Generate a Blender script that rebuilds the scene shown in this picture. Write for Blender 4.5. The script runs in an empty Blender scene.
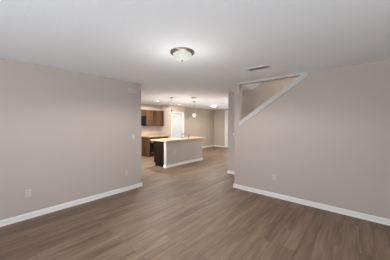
import bpy, bmesh, math
from mathutils import Vector, Matrix

sc = bpy.context.scene
COL = sc.collection
PI = math.pi

# ------------------------------------------------------------------ camera
FPX, CX, HY, CAMZ = 190.0, 195.0, 124.2, 1.48
YAW = math.radians(40.8)
cd = bpy.data.cameras.new('camera')
cd.sensor_fit = 'HORIZONTAL'
cd.sensor_width = 36.0
cd.lens = 36.0 * FPX / 390.0
cd.shift_y = -(130.0 - HY) / 390.0
cd.clip_start = 0.05
cam = bpy.data.objects.new('camera', cd)
cam.location = (0, 0, CAMZ)
cam.rotation_euler = (PI / 2, 0, YAW)
COL.objects.link(cam)
sc.camera = cam

# ------------------------------------------------------------------ world, exposure
w = bpy.data.worlds.new('world')
sc.world = w
w.use_nodes = True
w.node_tree.nodes['Background'].inputs[0].default_value = (0.75, 0.85, 1.0, 1)
w.node_tree.nodes['Background'].inputs[1].default_value = 0.6
vs = sc.view_settings
vs.view_transform = 'Standard'
vs.look = 'None'
vs.gamma = 1
vs.use_curve_mapping = False
vs.exposure = 0.10
sc.cycles.use_denoising = True
sc.cycles.max_bounces = 10
sc.cycles.diffuse_bounces = 6
sc.cycles.sample_clamp_indirect = 4.0


def area(name, loc, rot, sx, sy, power, col, spread=180):
    l = bpy.data.lights.new(name, 'AREA')
    l.shape = 'RECTANGLE'
    l.size, l.size_y = sx, sy
    l.energy = power
    l.color = col
    l.spread = math.radians(spread)
    o = bpy.data.objects.new(name, l)
    o.location = loc
    o.rotation_euler = rot
    COL.objects.link(o)
    return o


# unseen fill added behind the camera, tilted up to brighten the ceiling
area('fill_light_south', (-0.6, -3.1, 1.40), (PI / 2 + math.radians(32), 0, 0), 3.4, 1.7, 128, (0.90, 0.95, 1.0), 130)
area('fill_light_east', (3.1, -0.8, 1.40), (0, PI / 2 + math.radians(36), 0), 1.7, 2.2, 165, (0.90, 0.95, 1.0), 130)
# added fill light by the assumed patio door, far end of dining nook
area('patio_fill_light', (-5.4, 10.38, 1.1), (-PI / 2, 0, 0), 1.6, 1.9, 20, (1.0, 0.96, 0.9))
# added fill for knee wall and dining area, at a made-up hall window
area('dining_fill_light', (-3.06, 7.4, 1.45), (0, PI / 2, 0), 1.3, 2.4, 33, (1.0, 0.96, 0.90))
# added kitchen fill at an assumed window, in the wall behind the left wall
area('kitchen_fill_light', (-5.9, 2.47, 1.45), (PI / 2 + math.radians(-32), 0, 0), 2.6, 1.2, 80, (0.95, 0.97, 1.0), 120)


# ------------------------------------------------------------------ materials
def lin(c):
    return tuple((x / 255 / 12.92) if x / 255 <= 0.04045 else ((x / 255 + 0.055) / 1.055) ** 2.4 for x in c) + (1,)


def mat(name, col, rough=0.6, metal=0.0, bump=None, var=None, emit=None, spec=0.5):
    m = bpy.data.materials.new(name)
    m.use_nodes = True
    nt = m.node_tree
    b = nt.nodes['Principled BSDF']
    b.inputs['Base Color'].default_value = col if len(col) == 4 else tuple(col) + (1,)
    b.inputs['Roughness'].default_value = rough
    b.inputs['Metallic'].default_value = metal
    b.inputs['Specular IOR Level'].default_value = spec
    tc = nt.nodes.new('ShaderNodeTexCoord')
    if bump:
        sc_, st, dist = bump
        n = nt.nodes.new('ShaderNodeTexNoise')
        n.inputs['Scale'].default_value = sc_
        n.inputs['Detail'].default_value = 3
        nt.links.new(tc.outputs['Object'], n.inputs['Vector'])
        bp = nt.nodes.new('ShaderNodeBump')
        bp.inputs['Strength'].default_value = st
        bp.inputs['Distance'].default_value = dist
        nt.links.new(n.outputs['Fac'], bp.inputs['Height'])
        nt.links.new(bp.outputs['Normal'], b.inputs['Normal'])
    if var:
        scale, lo, hi = var           # scale vector, darker and lighter colours
        mp = nt.nodes.new('ShaderNodeMapping')
        mp.inputs['Scale'].default_value = scale
        nt.links.new(tc.outputs['Object'], mp.inputs['Vector'])
        n = nt.nodes.new('ShaderNodeTexNoise')
        n.inputs['Scale'].default_value = 1
        n.inputs['Detail'].default_value = 5
        n.inputs['Roughness'].default_value = 0.6
        nt.links.new(mp.outputs[0], n.inputs['Vector'])
        r = nt.nodes.new('ShaderNodeValToRGB')
        r.color_ramp.elements[0].position = 0.32
        r.color_ramp.elements[1].position = 0.68
        r.color_ramp.elements[0].color = tuple(lo)[:3] + (1,)
        r.color_ramp.elements[1].color = tuple(hi)[:3] + (1,)
        nt.links.new(n.outputs['Fac'], r.inputs[0])
        nt.links.new(r.outputs[0], b.inputs['Base Color'])
    if emit:
        b.inputs['Emission Color'].default_value = tuple(emit[0]) + (1,)
        b.inputs['Emission Strength'].default_value = emit[1]
    return m


M = {}
M['wall'] = mat('greige_wall_paint', (0.43, 0.378, 0.347), 0.75, bump=(160, 0.12, 0.003), spec=0.25)
M['beige'] = mat('warm_lit_wall_paint', (0.445, 0.375, 0.31), 0.75, bump=(160, 0.12, 0.003), spec=0.25)  # greige wall colour with the warm kitchen and dining lamp light mixed in
M['ceiling'] = mat('textured_white_ceiling', (0.83, 0.868, 0.91), 0.85, bump=(45, 0.35, 0.006), spec=0.2)
M['trim'] = mat('white_trim_paint', (0.68, 0.67, 0.655), 0.35)
M['cap'] = mat('shaded_white_cap_paint', (0.47, 0.46, 0.445), 0.5)  # trim white darkened, the weaker light near the ceiling put into the colour
M['door'] = mat('white_door_paint', (0.53, 0.54, 0.555), 0.35)
M['plate'] = mat('white_plastic', (0.47, 0.465, 0.45), 0.4)
M['chime'] = mat('pale_greige_plastic', (0.455, 0.41, 0.38), 0.5)
M['duct'] = mat('shaded_duct_grey', (0.17, 0.17, 0.17), 0.6)  # shade inside the vent, put into the colour of a flat sheet
M['slot'] = mat('dark_slot', (0.05, 0.05, 0.05), 0.6)
M['wood'] = mat('brown_cabinet_wood', (0.2, 0.1, 0.05), 0.6, spec=0.25, var=((9, 9, 0.9), (0.022, 0.009, 0.003), (0.120, 0.058, 0.021)))
M['wood_groove'] = mat('dark_stained_groove', (0.07, 0.03, 0.012), 0.5)
M['wood_dark'] = mat('near_black_wood', (0.03, 0.013, 0.008), 0.6, spec=0.06, var=((14, 14, 1.6), (0.006, 0.0025, 0.0018), (0.014, 0.006, 0.004)))  # much darker than the cabinet wood, for the island end panel
M['laminate'] = mat('tan_laminate', (0.6, 0.42, 0.27), 0.4, var=((22, 22, 22), (0.42, 0.285, 0.175), (0.53, 0.375, 0.245)))
M['black'] = mat('black_appliance', (0.005, 0.004, 0.004), 0.5, spec=0.08)
M['black_glass'] = mat('black_glass', (0.006, 0.004, 0.004), 0.3, spec=0.08)
M['kick'] = mat('dark_toe_kick', (0.02, 0.012, 0.01), 0.6)
M['chrome'] = mat('brushed_chrome', (0.72, 0.72, 0.73), 0.22, 1.0)
M['nickel'] = mat('brushed_nickel', (0.33, 0.29, 0.25), 0.42, 1.0)
M['faucet'] = mat('dark_polished_metal', (0.16, 0.155, 0.15), 0.3, 1.0)
M['vent'] = mat('white_vent_metal', (0.62, 0.62, 0.62), 0.5)
M['glow'] = mat('lit_frosted_glass', (0.14, 0.135, 0.13), 0.4, emit=((1.0, 0.96, 0.90), 0.55), spec=0.2)
M['globe'] = mat('lit_pendant_glass', (0.06, 0.058, 0.055), 0.5, emit=((1.0, 0.94, 0.85), 0.72), spec=0.2)
M['can_glow'] = mat('lit_can_lens', (0.9, 0.9, 0.88), 0.4, emit=((1.0, 0.93, 0.82), 6.0))
M['bright'] = mat('lit_dome_glass', (0.9, 0.88, 0.83), 0.4, emit=((1.0, 0.94, 0.85), 14.0))
M['tread'] = mat('stair_carpet', (0.5, 0.45, 0.4), 0.9, bump=(300, 0.4, 0.004))
gm = bpy.data.materials.new('window_glass')
gm.use_nodes = True
gb = gm.node_tree.nodes['Principled BSDF']
gb.inputs['Transmission Weight'].default_value = 1.0
gb.inputs['Roughness'].default_value = 0.02
gb.inputs['IOR'].default_value = 1.45
M['glass'] = gm


def floor_material():
    m = bpy.data.materials.new('brown_plank_floor')
    m.use_nodes = True
    nt = m.node_tree
    L = nt.links.new
    b = nt.nodes['Principled BSDF']
    tc = nt.nodes.new('ShaderNodeTexCoord')
    mp = nt.nodes.new('ShaderNodeMapping')
    mp.inputs['Rotation'].default_value = (0, 0, PI / 2)
    L(tc.outputs['Object'], mp.inputs['Vector'])
    br = nt.nodes.new('ShaderNodeTexBrick')
    br.offset = 0.37
    br.offset_frequency = 2
    br.inputs['Color1'].default_value = (0, 0, 0, 1)
    br.inputs['Color2'].default_value = (1, 1, 1, 1)
    br.inputs['Mortar'].default_value = (0.5, 0.5, 0.5, 1)
    br.inputs['Scale'].default_value = 1.0
    br.inputs['Mortar Size'].default_value = 0.0016
    br.inputs['Mortar Smooth'].default_value = 0.1
    br.inputs['Brick Width'].default_value = 1.22
    br.inputs['Row Height'].default_value = 0.14
    L(mp.outputs[0], br.inputs['Vector'])
    # grain stretched along the planks, shifted from plank to plank
    sep = nt.nodes.new('ShaderNodeSeparateXYZ')
    L(tc.outputs['Object'], sep.inputs[0])
    add = nt.nodes.new('ShaderNodeMath')
    add.operation = 'MULTIPLY_ADD'
    L(br.outputs['Color'], add.inputs[0])
    add.inputs[1].default_value = 37.0
    L(sep.outputs['Y'], add.inputs[2])
    cmb = nt.nodes.new('ShaderNodeCombineXYZ')
    sx = nt.nodes.new('ShaderNodeMath'); sx.operation = 'MULTIPLY'; sx.inputs[1].default_value = 13.0
    sy = nt.nodes.new('ShaderNodeMath'); sy.operation = 'MULTIPLY'; sy.inputs[1].default_value = 1.1
    L(sep.outputs['X'], sx.inputs[0]); L(add.outputs[0], sy.inputs[0])
    L(sx.outputs[0], cmb.inputs[0]); L(sy.outputs[0], cmb.inputs[1])
    n = nt.nodes.new('ShaderNodeTexNoise')
    n.inputs['Scale'].default_value = 1.3
    n.inputs['Detail'].default_value = 6
    n.inputs['Roughness'].default_value = 0.62
    n.inputs['Distortion'].default_value = 0.5
    L(cmb.outputs[0], n.inputs['Vector'])
    mix = nt.nodes.new('ShaderNodeMath'); mix.operation = 'MULTIPLY_ADD'
    L(br.outputs['Color'], mix.inputs[0]); mix.inputs[1].default_value = 0.18
    L(n.outputs['Fac'], mix.inputs[2])
    r = nt.nodes.new('ShaderNodeValToRGB')
    e = r.color_ramp.elements
    e[0].position = 0.36; e[0].color = (0.110, 0.071, 0.046, 1)
    e[1].position = 0.86; e[1].color = (0.265, 0.187, 0.132, 1)
    mid = r.color_ramp.elements.new(0.58); mid.color = (0.178, 0.118, 0.079, 1)
    L(mix.outputs[0], r.inputs[0])
    dk = nt.nodes.new('ShaderNodeMix'); dk.data_type = 'RGBA'
    L(br.outputs['Fac'], dk.inputs['Factor'])
    L(r.outputs[0], dk.inputs['A'])
    dk.inputs['B'].default_value = (0.07, 0.046, 0.034, 1)
    L(dk.outputs['Result'], b.inputs['Base Color'])
    b.inputs['Roughness'].default_value = 0.5
    b.inputs['Specular IOR Level'].default_value = 0.3
    bp = nt.nodes.new('ShaderNodeBump')
    bp.inputs['Strength'].default_value = 0.15
    bp.inputs['Distance'].default_value = 0.002
    L(n.outputs['Fac'], bp.inputs['Height'])
    L(bp.outputs['Normal'], b.inputs['Normal'])
    return m


M['floor'] = floor_material()


# ------------------------------------------------------------------ mesh helpers
def box(bm, x0, x1, y0, y1, z0, z1, bev=0.0):
    vs_ = [bm.verts.new((x, y, z)) for z in (z0, z1) for y in (y0, y1) for x in (x0, x1)]
    fs = [(0, 2, 3, 1), (4, 5, 7, 6), (0, 1, 5, 4), (2, 6, 7, 3), (0, 4, 6, 2), (1, 3, 7, 5)]
    faces = [bm.faces.new([vs_[i] for i in f]) for f in fs]
    if bev > 0:
        edges = list({e for f in faces for e in f.edges})
        bmesh.ops.bevel(bm, geom=edges, offset=bev, segments=2, profile=0.6, affect='EDGES')
    return bm


def prism(bm, pts, axis, a, b):
    """polygon of (u, v) swept along axis from a to b; axis 'y': u=x v=z; 'x': u=y v=z; 'z': u=x v=y"""
    def P(u, v, t):
        return {'y': (u, t, v), 'x': (t, u, v), 'z': (u, v, t)}[axis]
    A = [bm.verts.new(P(u, v, a)) for u, v in pts]
    B = [bm.verts.new(P(u, v, b)) for u, v in pts]
    n = len(pts)
    bm.faces.new(A)
    bm.faces.new(B[::-1])
    for i in range(n):
        bm.faces.new((A[i], B[i], B[(i + 1) % n], A[(i + 1) % n]))
    bmesh.ops.recalc_face_normals(bm, faces=bm.faces)
    return bm


def lathe(bm, prof, cx=0, cy=0, seg=40, smooth=True):
    rings = []
    for r, z in prof:
        if r < 1e-5:
            rings.append([bm.verts.new((cx, cy, z))])
        else:
            rings.append([bm.verts.new((cx + r * math.cos(2 * PI * i / seg), cy + r * math.sin(2 * PI * i / seg), z)) for i in range(seg)])
    for a, b in zip(rings, rings[1:]):
        for i in range(seg):
            j = (i + 1) % seg
            if len(a) == 1 and len(b) > 1:
                f = bm.faces.new((a[0], b[i], b[j]))
            elif len(b) == 1 and len(a) > 1:
                f = bm.faces.new((a[i], b[0], a[j]))
            elif len(a) > 1:
                f = bm.faces.new((a[i], b[i], b[j], a[j]))
            else:
                continue
            f.smooth = smooth
    bmesh.ops.recalc_face_normals(bm, faces=bm.faces)
    return bm


def tube(bm, pts, r, seg=14):
    pts = [Vector(p) for p in pts]
    rings = []
    for i, p in enumerate(pts):
        t = (pts[min(i + 1, len(pts) - 1)] - pts[max(i - 1, 0)]).normalized()
        ref = Vector((0, 1, 0)) if abs(t.y) < 0.9 else Vector((1, 0, 0))
        u = t.cross(ref).normalized()
        v = t.cross(u)
        rings.append([bm.verts.new(p + r * (math.cos(2 * PI * k / seg) * u + math.sin(2 * PI * k / seg) * v)) for k in range(seg)])
    for a, b in zip(rings, rings[1:]):
        for k in range(seg):
            f = bm.faces.new((a[k], a[(k + 1) % seg], b[(k + 1) % seg], b[k]))
            f.smooth = True
    bm.faces.new(rings[0])
    bm.faces.new(rings[-1])
    bmesh.ops.recalc_face_normals(bm, faces=bm.faces)
    return bm


def obj(name, bm, m, parent=None, mods=None):
    bmesh.ops.recalc_face_normals(bm, faces=bm.faces)
    me = bpy.data.meshes.new(name)
    bm.to_mesh(me)
    bm.free()
    me.materials.append(M[m] if isinstance(m, str) else m)
    o = bpy.data.objects.new(name, me)
    COL.objects.link(o)
    if parent is not None:
        o.parent = parent
    return o


def struct(name, bm, m, parent=None):
    o = obj(name, bm, m, parent)
    o['kind'] = 'structure'
    return o


def thing(name, label, cat, loc=(0, 0, 0), rotz=0.0, group=None):
    o = bpy.data.objects.new(name, None)
    o.empty_display_size = 0.05
    o.location = loc
    o.rotation_euler = (0, 0, rotz)
    o['label'] = label
    o['category'] = cat
    if group:
        o['group'] = group
    COL.objects.link(o)
    return o


def tag(o, label, cat, group=None):
    o['label'] = label
    o['category'] = cat
    if group:
        o['group'] = group
    return o


def dup(root, loc, rotz, label):
    r = root.copy()
    COL.objects.link(r)
    r.location = loc
    r.rotation_euler = (0, 0, rotz)
    r['label'] = label
    for ch in list(root.children):
        c = ch.copy()
        COL.objects.link(c)
        c.parent = r
        for g in ch.children:
            d = g.copy()
            COL.objects.link(d)
            d.parent = c
    return r


N = bmesh.new
H = 2.44                      # ceiling height

# ------------------------------------------------------------------ shell
struct('floor', box(N(), -7.87, 3.32, -3.32, 10.8, -0.1, 0.0), 'floor')

bm = N()                      # ceiling with the stair well left open
box(bm, -7.87, 3.32, -3.32, 4.09, H, H + 0.1)
box(bm, -7.87, -2.19, 4.09, 5.0, H, H + 0.1)
box(bm, -7.87, -2.87, 5.0, 10.8, H, H + 0.1)
prism(bm, [(-2.19, H), (0.6, H + 2.0), (0.6, H + 2.1), (-2.19, H + 0.1)], 'y', 4.09, 5.0)
box(bm, 0.6, 3.32, 4.09, 5.0, H + 2.0, H + 2.1)
struct('ceiling', bm, 'ceiling')

struct('wall_left', box(N(), -4.05, -3.93, -3.2, 2.59, 0, H, 0.004), 'wall')

# right wall with the raked opening onto the stairs
SL = 0.675
CAPX0, CAPZ0 = -2.080, 1.432           # foot of the raked opening at the post
CAPX1 = -0.715                         # its upper end
CAPZ1 = CAPZ0 + SL * (CAPX1 - CAPX0)
HEAD = 2.395
bm = N()
prism(bm, [(-2.21, 0), (3.2, 0), (3.2, H), (CAPX1, H), (CAPX1, CAPZ1), (CAPX0, CAPZ0), (CAPX0, H), (-2.21, H)], 'y', 3.97, 4.09)
struct('wall_right', bm, 'wall')
bm = N()                               # the wall above, on the upper floor
box(bm, CAPX0, 3.2, 3.97, 4.09, H + 0.1, H + 2.1)
struct('wall_upper', bm, 'wall')
# white trim of the raked opening: face board on the slope with a cap, and the head board
bm = N()
t = 0.11
XU = CAPX0 + (HEAD - CAPZ0 - t) / SL
prism(bm, [(CAPX0 + 0.002, CAPZ0), (CAPX1, CAPZ1), (CAPX1, HEAD), (XU, HEAD), (CAPX0 + 0.002, CAPZ0 + t)], 'y', 3.955, 4.105)
struct('trim_1', bm, 'cap')
struct('trim_2', box(N(), CAPX0, CAPX1, 3.97, 4.09, HEAD, H), 'cap')

struct('wall_stair', box(N(), -2.99, 3.2, 5.0, 5.12, 0, 4.6, 0.003), 'wall')
struct('wall_east', box(N(), 3.2, 3.32, -3.32, 5.12, 0, 4.6), 'wall')


def wall_with_opening(name, axis, c0, c1, a0, a1, o0, o1, z0, z1, m='wall', top=H):
    bm = N()
    def B(u0, u1, w0, w1):
        if axis == 'x':
            box(bm, u0, u1, c0, c1, w0, w1)
        else:
            box(bm, c0, c1, u0, u1, w0, w1)
    B(a0, o0, 0, top)
    B(o1, a1, 0, top)
    if z0 > 0:
        B(o0, o1, 0, z0)
    B(o0, o1, z1, top)
    return struct(name, bm, m)


wall_with_opening('wall_south', 'x', -3.32, -3.2, -4.05, 3.2, -2.9, 0.5, 0.55, 2.25)
f = bmesh.new()
box(f, -2.9, -2.84, -3.30, -3.21, 0.55, 2.25); box(f, 0.44, 0.5, -3.30, -3.21, 0.55, 2.25)
box(f, -2.84, 0.44, -3.30, -3.21, 0.55, 0.61); box(f, -2.84, 0.44, -3.30, -3.21, 2.19, 2.25)
box(f, -1.23, -1.17, -3.30, -3.21, 0.61, 2.19)
wo = struct('added_window_south', f, 'trim')  # unseen window, added around the south fill light
struct('added_window_pane', box(N(), -2.84, 0.44, -3.26, -3.25, 0.61, 2.19), 'glass', wo)

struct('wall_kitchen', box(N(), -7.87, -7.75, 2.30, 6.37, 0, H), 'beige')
wall_with_opening('wall_kitchen_south', 'x', 2.30, 2.42, -7.75, -4.05, -7.2, -4.6, 0.85, 2.05)
bm = N()
box(bm, -7.2, -7.14, 2.32, 2.41, 0.85, 2.05); box(bm, -4.66, -4.6, 2.32, 2.41, 0.85, 2.05)
box(bm, -7.14, -4.66, 2.32, 2.41, 0.85, 0.91); box(bm, -7.14, -4.66, 2.32, 2.41, 1.99, 2.05)
wk = struct('added_window_kitchen', bm, 'trim')  # unseen window and opening, assumed here for the kitchen fill light
struct('added_window_pane', box(N(), -7.14, -4.66, 2.36, 2.37, 0.91, 1.99), 'glass', wk)
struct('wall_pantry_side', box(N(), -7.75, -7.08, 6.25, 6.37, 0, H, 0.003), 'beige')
DY0, DY1, DZ = 6.47, 7.20, 2.045
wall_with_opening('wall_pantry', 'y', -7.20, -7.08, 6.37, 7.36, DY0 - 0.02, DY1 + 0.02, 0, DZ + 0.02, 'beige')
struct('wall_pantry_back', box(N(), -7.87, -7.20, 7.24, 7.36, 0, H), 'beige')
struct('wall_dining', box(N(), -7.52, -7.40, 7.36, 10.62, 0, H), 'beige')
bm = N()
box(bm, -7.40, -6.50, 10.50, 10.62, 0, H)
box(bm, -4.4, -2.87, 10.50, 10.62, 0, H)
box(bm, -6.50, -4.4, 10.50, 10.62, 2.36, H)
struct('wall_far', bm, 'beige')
wall_with_opening('wall_hall', 'y', -2.99, -2.87, 5.12, 10.50, 6.2, 8.6, 0.8, 2.1)
bm = N()
box(bm, -2.98, -2.89, 6.2, 6.26, 0.8, 2.1); box(bm, -2.98, -2.89, 8.54, 8.6, 0.8, 2.1)
box(bm, -2.98, -2.89, 6.26, 8.54, 0.8, 0.86); box(bm, -2.98, -2.89, 6.26, 8.54, 2.04, 2.1)
wh = struct('added_window_hall', bm, 'trim')  # unseen window, added to hold the dining fill light
struct('added_window_pane', box(N(), -2.94, -2.93, 6.26, 8.54, 0.86, 2.04), 'glass', wh)
# patio door, assumed from a bright strip at the far wall: white frame, glass
bm = N()
box(bm, -6.50, -6.28, 10.44, 10.62, 0, 2.38, 0.004)
box(bm, -4.62, -4.4, 10.44, 10.62, 0, 2.38, 0.004)
box(bm, -6.28, -4.62, 10.44, 10.62, 2.16, 2.38, 0.004)
box(bm, -6.28, -4.62, 10.44, 10.62, 0, 0.1, 0.004)
box(bm, -5.48, -5.42, 10.46, 10.60, 0.1, 2.16)
dr = struct('door_2', bm, 'trim')
struct('door_pane', box(N(), -6.28, -4.62, 10.52, 10.53, 0.1, 2.16), 'glass', dr)

# pantry door: casing, panelled leaf, knob
bm = N()
box(bm, -7.09, -7.062, DY0 - 0.085, DY0 - 0.012, 0, DZ + 0.085, 0.004)
box(bm, -7.09, -7.062, DY1 + 0.012, DY1 + 0.085, 0, DZ + 0.085, 0.004)
box(bm, -7.09, -7.062, DY0 - 0.012, DY1 + 0.012, DZ + 0.012, DZ + 0.085, 0.004)
box(bm, -7.20, -7.08, DY0 - 0.02, DY0 - 0.004, 0, DZ + 0.02)
box(bm, -7.20, -7.08, DY1 + 0.004, DY1 + 0.02, 0, DZ + 0.02)
box(bm, -7.20, -7.08, DY0 - 0.004, DY1 + 0.004, DZ + 0.004, DZ + 0.02)
casing = struct('door_1', bm, 'trim')
bm = N()
box(bm, -7.135, -7.10, DY0, DY1, 0.01, DZ)
for z0, z1 in ((0.22, 0.92), (1.08, 1.62), (1.74, 1.95)):
    for y0, y1 in ((DY0 + 0.10, (DY0 + DY1) / 2 - 0.045), ((DY0 + DY1) / 2 + 0.045, DY1 - 0.10)):
        # raised panel with its moulding
        box(bm, -7.105, -7.094, y0, y1, z0, z1, 0.004)
        box(bm, -7.10, -7.089, y0 + 0.03, y1 - 0.03, z0 + 0.03, z1 - 0.03, 0.005)
leaf = struct('door_leaf', bm, 'door', casing)
bm = N()
lathe(bm, [(0, 0), (0.03, 0), (0.03, 0.008), (0.012, 0.012), (0.012, 0.035), (0.026, 0.045), (0.03, 0.06), (0.02, 0.072), (0, 0.075)], seg=20)
bmesh.ops.rotate(bm, verts=bm.verts, matrix=Matrix.Rotation(PI / 2, 3, 'Y'))
bmesh.ops.translate(bm, verts=bm.verts, vec=(-7.10, DY1 - 0.07, 1.0))
struct('door_knob', bm, 'chrome', casing)

# knee wall behind the island cabinets
KX0, KX1, KY0, KY1 = -5.07, -4.95, 4.24, 6.20
struct('wall_knee', box(N(), KX0, KX1, KY0, KY1, 0, 0.89, 0.003), 'wall')

# staircase behind the right wall
bm = N()
pts = [(-2.12, 0)]
x, z = -2.12, 0
for i in range(13):
    z += 0.187
    pts.append((x, z))
    x += 0.275
    pts.append((x, z))
pts.append((x, 0))
prism(bm, pts, 'y', 4.09, 5.0)
struct('staircase', bm, 'tread')

# ------------------------------------------------------------------ baseboards
PROF = [(0, 0), (0.024, 0), (0.0235, 0.008), (0.020, 0.016), (0.014, 0.021), (0.013, 0.066), (0.009, 0.073), (0.008, 0.082), (0.004, 0.087), (0, 0.087)]


def baseboard(name, runs, m='trim'):
    """runs: (x0, y0, x1, y1, nx, ny) with (nx, ny) pointing into the room"""
    bm = N()
    for x0, y0, x1, y1, nx, ny in runs:
        A = [bm.verts.new((x0 + nx * d, y0 + ny * d, z)) for d, z in PROF]
        B = [bm.verts.new((x1 + nx * d, y1 + ny * d, z)) for d, z in PROF]
        n = len(PROF)
        bm.faces.new(A); bm.faces.new(B[::-1])
        for i in range(n):
            bm.faces.new((A[i], B[i], B[(i + 1) % n], A[(i + 1) % n]))
    return struct(name, bm, m)


baseboard('baseboard_left', [(-3.93, -3.2, -3.93, 2.614, 1, 0), (-4.05, 2.59, -3.93, 2.59, 0, 1)])
baseboard('baseboard_right', [(-2.234, 3.97, 3.2, 3.97, 0, -1), (-2.21, 3.97, -2.21, 4.09, -1, 0)])
baseboard('baseboard_stair', [(-3.014, 5.0, -2.12, 5.0, 0, -1), (-2.99, 5.0, -2.99, 10.5, -1, 0)])
baseboard('baseboard_dining', [(-7.40, 7.36, -7.40, 10.5, 1, 0), (-7.40, 10.5, -6.5, 10.5, 0, -1)])
baseboard('baseboard_pantry', [(-7.08, 6.25, -7.08, DY0 - 0.085, 1, 0), (-7.08, DY1 + 0.085, -7.08, 7.36, 1, 0)])
baseboard('baseboard_knee', [(KX1, KY0 - 0.024, KX1, KY1 + 0.024, 1, 0), (KX0, KY0, KX1, KY0, 0, -1), (KX0, KY1, KX1, KY1, 0, 1)])
baseboard('baseboard_south', [(-3.93, -3.2, 3.2, -3.2, 0, 1), (3.2, -3.2, 3.2, 3.97, -1, 0)])

# ------------------------------------------------------------------ island
isl = thing('island_cabinet', 'dark brown end panel and cabinet of the kitchen island, under its left end', 'cabinet', (-5.35, 5.2, 0))
def rel(bm, o):
    bmesh.ops.translate(bm, verts=bm.verts, vec=(-o.location.x, -o.location.y, -o.location.z))
    return bm
obj('carcass', rel(box(N(), -5.61, KX0 - 0.001, KY0 + 0.02, KY1, 0.10, 0.888), isl), 'wood', isl)
obj('toe_kick', rel(box(N(), -5.54, KX0 - 0.001, KY0 + 0.02, KY1, 0, 0.10), isl), 'kick', isl)
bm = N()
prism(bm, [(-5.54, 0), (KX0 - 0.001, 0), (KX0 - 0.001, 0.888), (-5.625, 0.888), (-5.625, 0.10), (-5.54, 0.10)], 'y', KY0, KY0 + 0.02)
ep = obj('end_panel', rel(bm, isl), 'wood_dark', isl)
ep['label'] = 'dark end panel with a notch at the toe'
for k in range(4):
    y0 = KY0 + 0.03 + k * 0.48
    d_ = obj('door', rel(box(N(), -5.63, -5.61, y0, y0 + 0.46, 0.12, 0.87, 0.003), isl), 'wood', isl)
    bm = N(); box(bm, -5.655, -5.63, y0 + 0.04, y0 + 0.052, 0.7, 0.8)
    hd = obj('handle', rel(bm, isl), 'nickel', d_)

ct = thing('island_countertop', 'long tan countertop on the kitchen island with a sink cut in', 'countertop', (-5.3, 5.2, 0.889))
bm = N()
SX0, SX1, SY0, SY1 = -5.60, -5.18, 4.95, 5.75
CXA, CXB, CYA, CYB = -5.76, -4.83, 4.17, 6.40
box(bm, CXA, SX0, CYA, CYB, 0.889, 0.929)
box(bm, SX1, CXB, CYA, CYB, 0.889, 0.929)
box(bm, SX0, SX1, CYA, SY0, 0.889, 0.929)
box(bm, SX0, SX1, SY1, CYB, 0.889, 0.929)
obj('slab', rel(bm, ct), 'laminate', ct)

sk = thing('kitchen_sink', 'steel sink set into the island countertop below the faucet', 'sink', (-5.39, 5.35, 0.889))
bm = N()
zt = 0.9285
box(bm, SX0 + 0.002, SX0 + 0.012, SY0 + 0.002, SY1 - 0.002, 0.891, zt)
box(bm, SX1 - 0.012, SX1 - 0.002, SY0 + 0.002, SY1 - 0.002, 0.891, zt)
box(bm, SX0 + 0.012, SX1 - 0.012, SY0 + 0.002, SY0 + 0.012, 0.891, zt)
box(bm, SX0 + 0.012, SX1 - 0.012, SY1 - 0.012, SY1 - 0.002, 0.891, zt)
box(bm, SX0 + 0.002, SX1 - 0.002, SY0 + 0.002, SY1 - 0.002, 0.8895, 0.891)
obj('basin', rel(bm, sk), 'chrome', sk)

fa = thing('kitchen_faucet', 'chrome faucet with a bent spout standing on the island countertop', 'faucet', (-5.12, 5.55, 0.929))
FX, FY = 0, 0
obj('base', lathe(N(), [(0, 0), (0.030, 0), (0.030, 0.012), (0.022, 0.02), (0.02, 0.11), (0, 0.115)], seg=20), 'faucet', fa)
pts = [(0, 0, 0.10)]
for k in range(9):
    a = k / 8 * math.radians(120)
    pts.append((-0.075 + 0.075 * math.cos(a), -0.3 * (0.075 - 0.075 * math.cos(a)), 0.12 + 0.075 * math.sin(a)))
pts.append((-0.24, -0.07, 0.145))
pts.append((-0.255, -0.075, 0.12))
obj('spout', tube(N(), pts, 0.013), 'faucet', fa)
obj('lever', tube(N(), [(0, 0.0, 0.112), (0.02, 0.03, 0.128), (0.03, 0.09, 0.15)], 0.008), 'faucet', fa)

# ------------------------------------------------------------------ back kitchen run
wallX = -7.75
def shaker(bm, x, y0, y1, z0, z1):
    """cabinet door facing +x: frame and recessed flat panel"""
    s = 0.055
    box(bm, x, x + 0.019, y0, y0 + s, z0, z1, 0.002)
    box(bm, x, x + 0.019, y1 - s, y1, z0, z1, 0.002)
    box(bm, x, x + 0.019, y0 + s, y1 - s, z0, z0 + s, 0.002)
    box(bm, x, x + 0.019, y0 + s, y1 - s, z1 - s, z1, 0.002)
    box(bm, x, x + 0.009, y0 + s, y1 - s, z0 + s, z1 - s)
    return bm


def wall_cabinet(label, y0, y1, z0, z1, ndoor):
    o = thing('wall_cabinet', label, 'cabinet', (wallX, (y0 + y1) / 2, z0), 0, 'brown wall cabinets above the back counter')
    bm = N()
    box(bm, wallX, -7.44, y0, y1, z0, z1)
    obj('carcass', rel(bm, o), 'wood', o)
    bm = N()                           # crown strip along the top
    box(bm, wallX, -7.405, y0, y1, z1 + 0.0005, z1 + 0.028)
    obj('top_moulding', rel(bm, o), 'wood_groove', o)
    wd = (y1 - y0) / ndoor
    for k in range(ndoor):
        bm = N()
        shaker(bm, -7.4395, y0 + k * wd + 0.007, y0 + (k + 1) * wd - 0.007, z0 + 0.012, z1 - 0.008)
        d = obj('door', rel(bm, o), 'wood', o)
    return o


wall_cabinet('wide brown wall cabinet with two doors, right of the black microwave', 5.125, 5.74, 1.405, 2.12, 2)
wall_cabinet('narrow brown wall cabinet with one door, at the right end of the row', 5.742, 6.185, 1.405, 2.12, 1)
wall_cabinet('short brown wall cabinet directly above the black microwave', 4.36, 5.12, 1.86, 2.12, 2)

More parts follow.
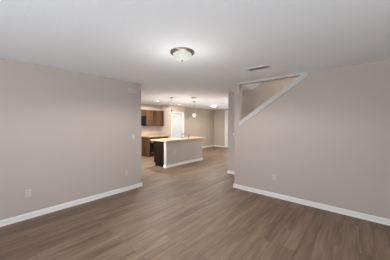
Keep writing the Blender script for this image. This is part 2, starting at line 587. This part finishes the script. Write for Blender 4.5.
mw = thing('microwave', 'black microwave mounted beneath the short wall cabinet', 'microwave', (wallX, 4.74, 1.41))
obj('body', rel(box(N(), wallX, -7.37, 4.365, 5.115, 1.415, 1.857, 0.004), mw), 'black', mw)
obj('door', rel(box(N(), -7.3695, -7.345, 4.375, 4.93, 1.43, 1.80, 0.004), mw), 'black_glass', mw)
obj('control_panel', rel(box(N(), -7.3695, -7.35, 4.935, 5.108, 1.43, 1.80, 0.003), mw), 'black', mw)
obj('vent_grille', rel(box(N(), -7.3695, -7.33, 4.375, 5.115, 1.805, 1.853, 0.003), mw), 'black', mw)
obj('handle', rel(tube(N(), [(-7.345, 4.90, 1.47), (-7.315, 4.90, 1.49), (-7.315, 4.90, 1.74), (-7.345, 4.90, 1.76)], 0.008), mw), 'black', mw)

en = thing('cabinet_end_panel', 'tall brown end panel closing the left end of the back counter', 'cabinet panel', (-7.43, 5.13, 0))
obj('panel', rel(box(N(), wallX, -7.11, 5.12, 5.14, 0.075, 0.888, 0.001), en), 'wood', en)
obj('toe_strip', rel(box(N(), wallX, -7.115, 5.122, 5.14, 0, 0.0745), en), 'kick', en)

dw = thing('dishwasher', 'black dishwasher with silver handle under the back counter', 'dishwasher', (-7.43, 5.445, 0))
obj('body', rel(box(N(), wallX + 0.02, -7.14, 5.145, 5.745, 0.10, 0.885), dw), 'black', dw)
obj('door', rel(box(N(), -7.1395, -7.105, 5.148, 5.742, 0.22, 0.77, 0.005), dw), 'black', dw)
obj('control_panel', rel(box(N(), -7.1395, -7.10, 5.148, 5.742, 0.775, 0.88, 0.004), dw), 'black', dw)
obj('kick_plate', rel(box(N(), wallX + 0.02, -7.17, 5.145, 5.745, 0, 0.0995), dw), 'kick', dw)
obj('lower_panel', rel(box(N(), -7.1395, -7.11, 5.148, 5.742, 0.105, 0.215, 0.004), dw), 'black', dw)
bm = N()
tube(bm, [(-7.104, 5.19, 0.665), (-7.06, 5.19, 0.672), (-7.06, 5.70, 0.672), (-7.104, 5.70, 0.665)], 0.014)
hh = obj('handle', rel(bm, dw), 'nickel', dw); hh['label'] = 'silver bar handle'
bm = N()
box(bm, -7.1095, -7.085, 5.19, 5.70, 0.165, 0.19, 0.004)
hh = obj('lower_handle', rel(bm, dw), 'nickel', dw); hh['label'] = 'silver lower grip'

bc = thing('base_cabinet', 'brown base cabinet under the back counter beside the pantry wall', 'cabinet', (-7.43, 6.0, 0))
obj('carcass', rel(box(N(), wallX, -7.14, 5.75, 6.245, 0.10, 0.888), bc), 'wood', bc)
obj('toe_kick', rel(box(N(), wallX, -7.19, 5.75, 6.245, 0, 0.0995), bc), 'kick', bc)
bm = N(); shaker(bm, -7.1395, 5.757, 6.235, 0.115, 0.69)
d = obj('door', rel(bm, bc), 'wood', bc)
obj('handle', rel(box(N(), -7.1205, -7.098, 5.79, 5.802, 0.55, 0.65, 0.002), bc), 'nickel', d)
d = obj('drawer', rel(box(N(), -7.1395, -7.12, 5.757, 6.235, 0.70, 0.87, 0.003), bc), 'wood', bc)
obj('handle', rel(box(N(), -7.1195, -7.098, 5.94, 6.06, 0.78, 0.792, 0.002), bc), 'nickel', d)

bt = thing('back_countertop', 'tan countertop with low backsplash along the far kitchen wall', 'countertop', (-7.42, 5.67, 0.889))
obj('slab', rel(box(N(), wallX, -7.075, 5.10, 6.248, 0.889, 0.929, 0.003), bt), 'laminate', bt)
bm = N()
box(bm, wallX, wallX + 0.02, 5.10, 6.248, 0.9295, 1.03, 0.002)
box(bm, wallX + 0.021, -7.085, 6.228, 6.248, 0.9295, 1.03, 0.002)
obj('backsplash', rel(bm, bt), 'laminate', bt)

# ------------------------------------------------------------------ lamps
fl = thing('ceiling_light', 'round frosted bowl ceiling light with nickel rim in the empty front room', 'ceiling light', (-1.778, 1.802, H))
obj('pan', lathe(N(), [(0, 0), (0.158, 0), (0.160, -0.010), (0.155, -0.020), (0.140, -0.028), (0.120, -0.031), (0, -0.030)], seg=48), 'nickel', fl)
bowl = [(0.124, -0.024)]
for k in range(11):
    a = k / 10 * PI / 2
    bowl.append((0.123 * math.cos(a) ** 0.95 if k < 10 else 0.0, -0.030 - 0.082 * math.sin(a)))
obj('bowl', lathe(N(), bowl, seg=48), 'glow', fl)
obj('finial', lathe(N(), [(0, -0.108), (0.012, -0.110), (0.008, -0.116), (0.013, -0.122), (0.006, -0.129), (0, -0.131)], seg=20), 'nickel', fl)
pl = bpy.data.lights.new('ceiling_light_lamp', 'SPOT')
pl.spot_size = math.radians(170)
pl.spot_blend = 0.3
pl.shadow_soft_size = 0.1
pl.energy = 96
pl.color = (1.0, 0.96, 0.92)
po = bpy.data.objects.new('bulb_light', pl)
po.location = (0, 0, -0.17)
COL.objects.link(po)
po.parent = fl


def bowl_glow(parent, z, e):
    l = bpy.data.lights.new('bowl_glow', 'POINT')
    l.energy = e
    l.color = (1.0, 0.96, 0.90)
    l.shadow_soft_size = 0.12
    o = bpy.data.objects.new('bowl_glow', l)
    o.location = (0, 0, z)
    COL.objects.link(o)
    o.parent = parent


bowl_glow(fl, -0.48, 7)

fd = thing('ceiling_light', 'bright dome ceiling light beyond the island in the dining area', 'ceiling light', (-5.5, 7.8, H))
obj('pan', lathe(N(), [(0, 0), (0.150, 0), (0.152, -0.012), (0.140, -0.03), (0, -0.03)], seg=40), 'nickel', fd)
obj('bowl', lathe(N(), [(0.13, -0.028), (0.122, -0.045), (0.10, -0.07), (0.07, -0.088), (0.03, -0.098), (0, -0.10)], seg=40), 'bright', fd)


dl = bpy.data.lights.new('dining_lamp', 'SPOT')
dl.spot_size = math.radians(170)
dl.spot_blend = 0.3
dl.shadow_soft_size = 0.1
dl.energy = 105
dl.color = (1.0, 0.95, 0.87)
do = bpy.data.objects.new('bulb_light', dl)
do.location = (0, 0, -0.14)
COL.objects.link(do)
do.parent = fd
bowl_glow(fd, -0.26, 3)


def pendant(label, x, y):
    o = thing('pendant_light', label, 'pendant light', (x, y, H), 0, 'pendant lights over the island')
    obj('ceiling_plate', lathe(N(), [(0, 0), (0.062, 0), (0.062, -0.012), (0.02, -0.03), (0, -0.03)], seg=28), 'nickel', o)
    obj('rod', tube(N(), [(0, 0, -0.028), (0, 0, -0.45)], 0.005), 'nickel', o)
    obj('socket', lathe(N(), [(0, -0.44), (0.026, -0.44), (0.03, -0.50), (0, -0.502)], seg=20), 'nickel', o)
    g = []
    for k in range(15):
        a = math.radians(14) + k / 14 * (PI - math.radians(14))
        g.append((max(0.0, 0.082 * math.sin(a)) if k < 14 else 0.0, -0.577 + 0.082 * math.cos(a)))
    obj('glass_globe', lathe(N(), g, seg=32), 'globe', o)
    l = bpy.data.lights.new('pendant_lamp', 'POINT')
    l.energy = 16
    l.color = (1.0, 0.93, 0.84)
    l.shadow_soft_size = 0.1
    lo = bpy.data.objects.new('bulb_light', l)
    lo.location = (0, 0, -0.76)
    COL.objects.link(lo)
    lo.parent = o
    return o


pendant('globe pendant light hanging in front of the white pantry door', -5.10, 4.62)
pendant('globe pendant light hanging in front of the plain beige dining wall', -5.25, 6.03)


def can(label, x, y, power):
    o = thing('recessed_light', label, 'recessed light', (x, y, H), 0, 'recessed kitchen ceiling lights')
    obj('trim_ring', lathe(N(), [(0.062, -0.001), (0.09, -0.001), (0.09, -0.007), (0.066, -0.010), (0.062, -0.001)], seg=32), 'trim', o)
    obj('lens', lathe(N(), [(0.0, -0.002), (0.0615, -0.002), (0.0615, -0.006), (0, -0.006)], seg=32), 'can_glow', o)
    l = bpy.data.lights.new('can_lamp', 'SPOT')
    l.energy = power
    l.color = (1.0, 0.95, 0.87)
    l.spot_size = math.radians(179)
    l.spot_blend = 0.1
    l.shadow_soft_size = 0.06
    lo = bpy.data.objects.new('bulb_light', l)
    lo.location = (0, 0, -0.03)
    COL.objects.link(lo)
    lo.parent = o


can('round recessed ceiling light in front of the brown wall cabinets', -6.30, 4.94, 165)
can('round recessed ceiling light near the top of the white pantry door', -6.62, 6.52, 6)

# unseen fill light added to brighten the stair well, without a fixture
sl = bpy.data.lights.new('stair_fill_lamp', 'POINT')
sl.energy = 85
sl.color = (1.0, 0.88, 0.74)
sl.shadow_soft_size = 0.15
so = bpy.data.objects.new('stair_fill_light', sl)
so.location = (0.1, 4.55, 3.5)
COL.objects.link(so)

# ------------------------------------------------------------------ small fixtures
def vent():
    o = thing('ceiling_vent', 'white slotted air vent in the ceiling near the stair opening', 'vent', (-1.30, 3.17, H))
    bm = N()
    wx, wy = 0.19, 0.085
    box(bm, -wx, wx, -wy, -wy + 0.022, -0.010, 0, 0.002)
    box(bm, -wx, wx, wy - 0.022, wy, -0.010, 0, 0.002)
    box(bm, -wx, -wx + 0.022, -wy + 0.022, wy - 0.022, -0.010, 0, 0.002)
    box(bm, wx - 0.022, wx, -wy + 0.022, wy - 0.022, -0.010, 0, 0.002)
    obj('frame', bm, 'vent', o)
    obj('duct_dark_sheet', box(N(), -wx + 0.02, wx - 0.02, -wy + 0.02, wy - 0.02, -0.0015, 0), 'duct', o)
    bm = N()
    for k in range(5):
        y = -wy + 0.03 + k * 0.026
        prism(bm, [(y + 0.013, -0.002), (y + 0.015, -0.002), (y + 0.002, -0.010), (y, -0.010)], 'x', -wx + 0.022, wx - 0.022)
    obj('louvers', bm, 'vent', o)


vent()
sd = thing('smoke_detector', 'flat round smoke detector disc on the ceiling above the kitchen island', 'smoke detector', (-4.52, 5.16, H))
obj('base', lathe(N(), [(0, 0), (0.10, 0), (0.10, -0.012), (0, -0.012)], seg=32), 'nickel', sd)
obj('cover', lathe(N(), [(0.09, -0.012), (0.085, -0.03), (0.05, -0.036), (0, -0.037)], seg=32), 'plate', sd)

dc = thing('door_chime', 'small white rectangular door chime box high on the left wall', 'door chime', (-3.93, 2.35, 2.225))
obj('back_plate', box(N(), 0, 0.012, -0.098, 0.098, -0.056, 0.056, 0.003), 'plate', dc)
obj('cover', box(N(), 0.0125, 0.05, -0.094, 0.094, -0.052, 0.052, 0.004), 'chime', dc)


def outlet(label):
    """faces +x, at the origin"""
    o = thing('wall_outlet', label, 'outlet', (0, 0, 0), 0, 'white wall outlets')
    obj('cover_plate', box(N(), 0, 0.006, -0.037, 0.037, -0.059, 0.059, 0.002), 'plate', o)
    for z in (-0.025, 0.025):
        bm = N()
        box(bm, 0.0062, 0.009, -0.017, 0.017, z - 0.015, z + 0.015, 0.002)
        s = obj('socket', bm, 'plate', o)
        bm = N()
        box(bm, 0.0091, 0.0096, -0.009, -0.006, z - 0.006, z + 0.007)
        box(bm, 0.0091, 0.0096, 0.006, 0.009, z - 0.006, z + 0.007)
        obj('slots', bm, 'slot', s)
    return o


def switch(label):
    o = thing('light_switch', label, 'light switch', (0, 0, 0), 0, 'white light switches')
    obj('cover_plate', box(N(), 0, 0.006, -0.037, 0.037, -0.059, 0.059, 0.002), 'plate', o)
    obj('rocker', box(N(), 0.0062, 0.011, -0.016, 0.016, -0.033, 0.033, 0.003), 'trim', o)
    return o


o1 = outlet('white wall outlet low on the left wall, the one farther from the kitchen')
o1.location = (-3.93, 0.545, 0.40)
dup(o1, (-3.93, 2.20, 0.40), 0, 'white wall outlet low on the left wall, beside the kitchen opening')
dup(o1, (-1.305, 3.97, 0.40), -PI / 2, 'white wall outlet low on the right wall under the stair opening')
dup(o1, (-4.95, 4.68, 0.52), 0, 'white wall outlet on the long side of the kitchen island')
s1 = switch('white light switch on the left wall near its kitchen end')
s1.location = (-3.93, 2.38, 1.186)
dup(s1, (-2.80, 5.0, 1.18), -PI / 2, 'white light switch on the narrow stair wall behind the right wall')
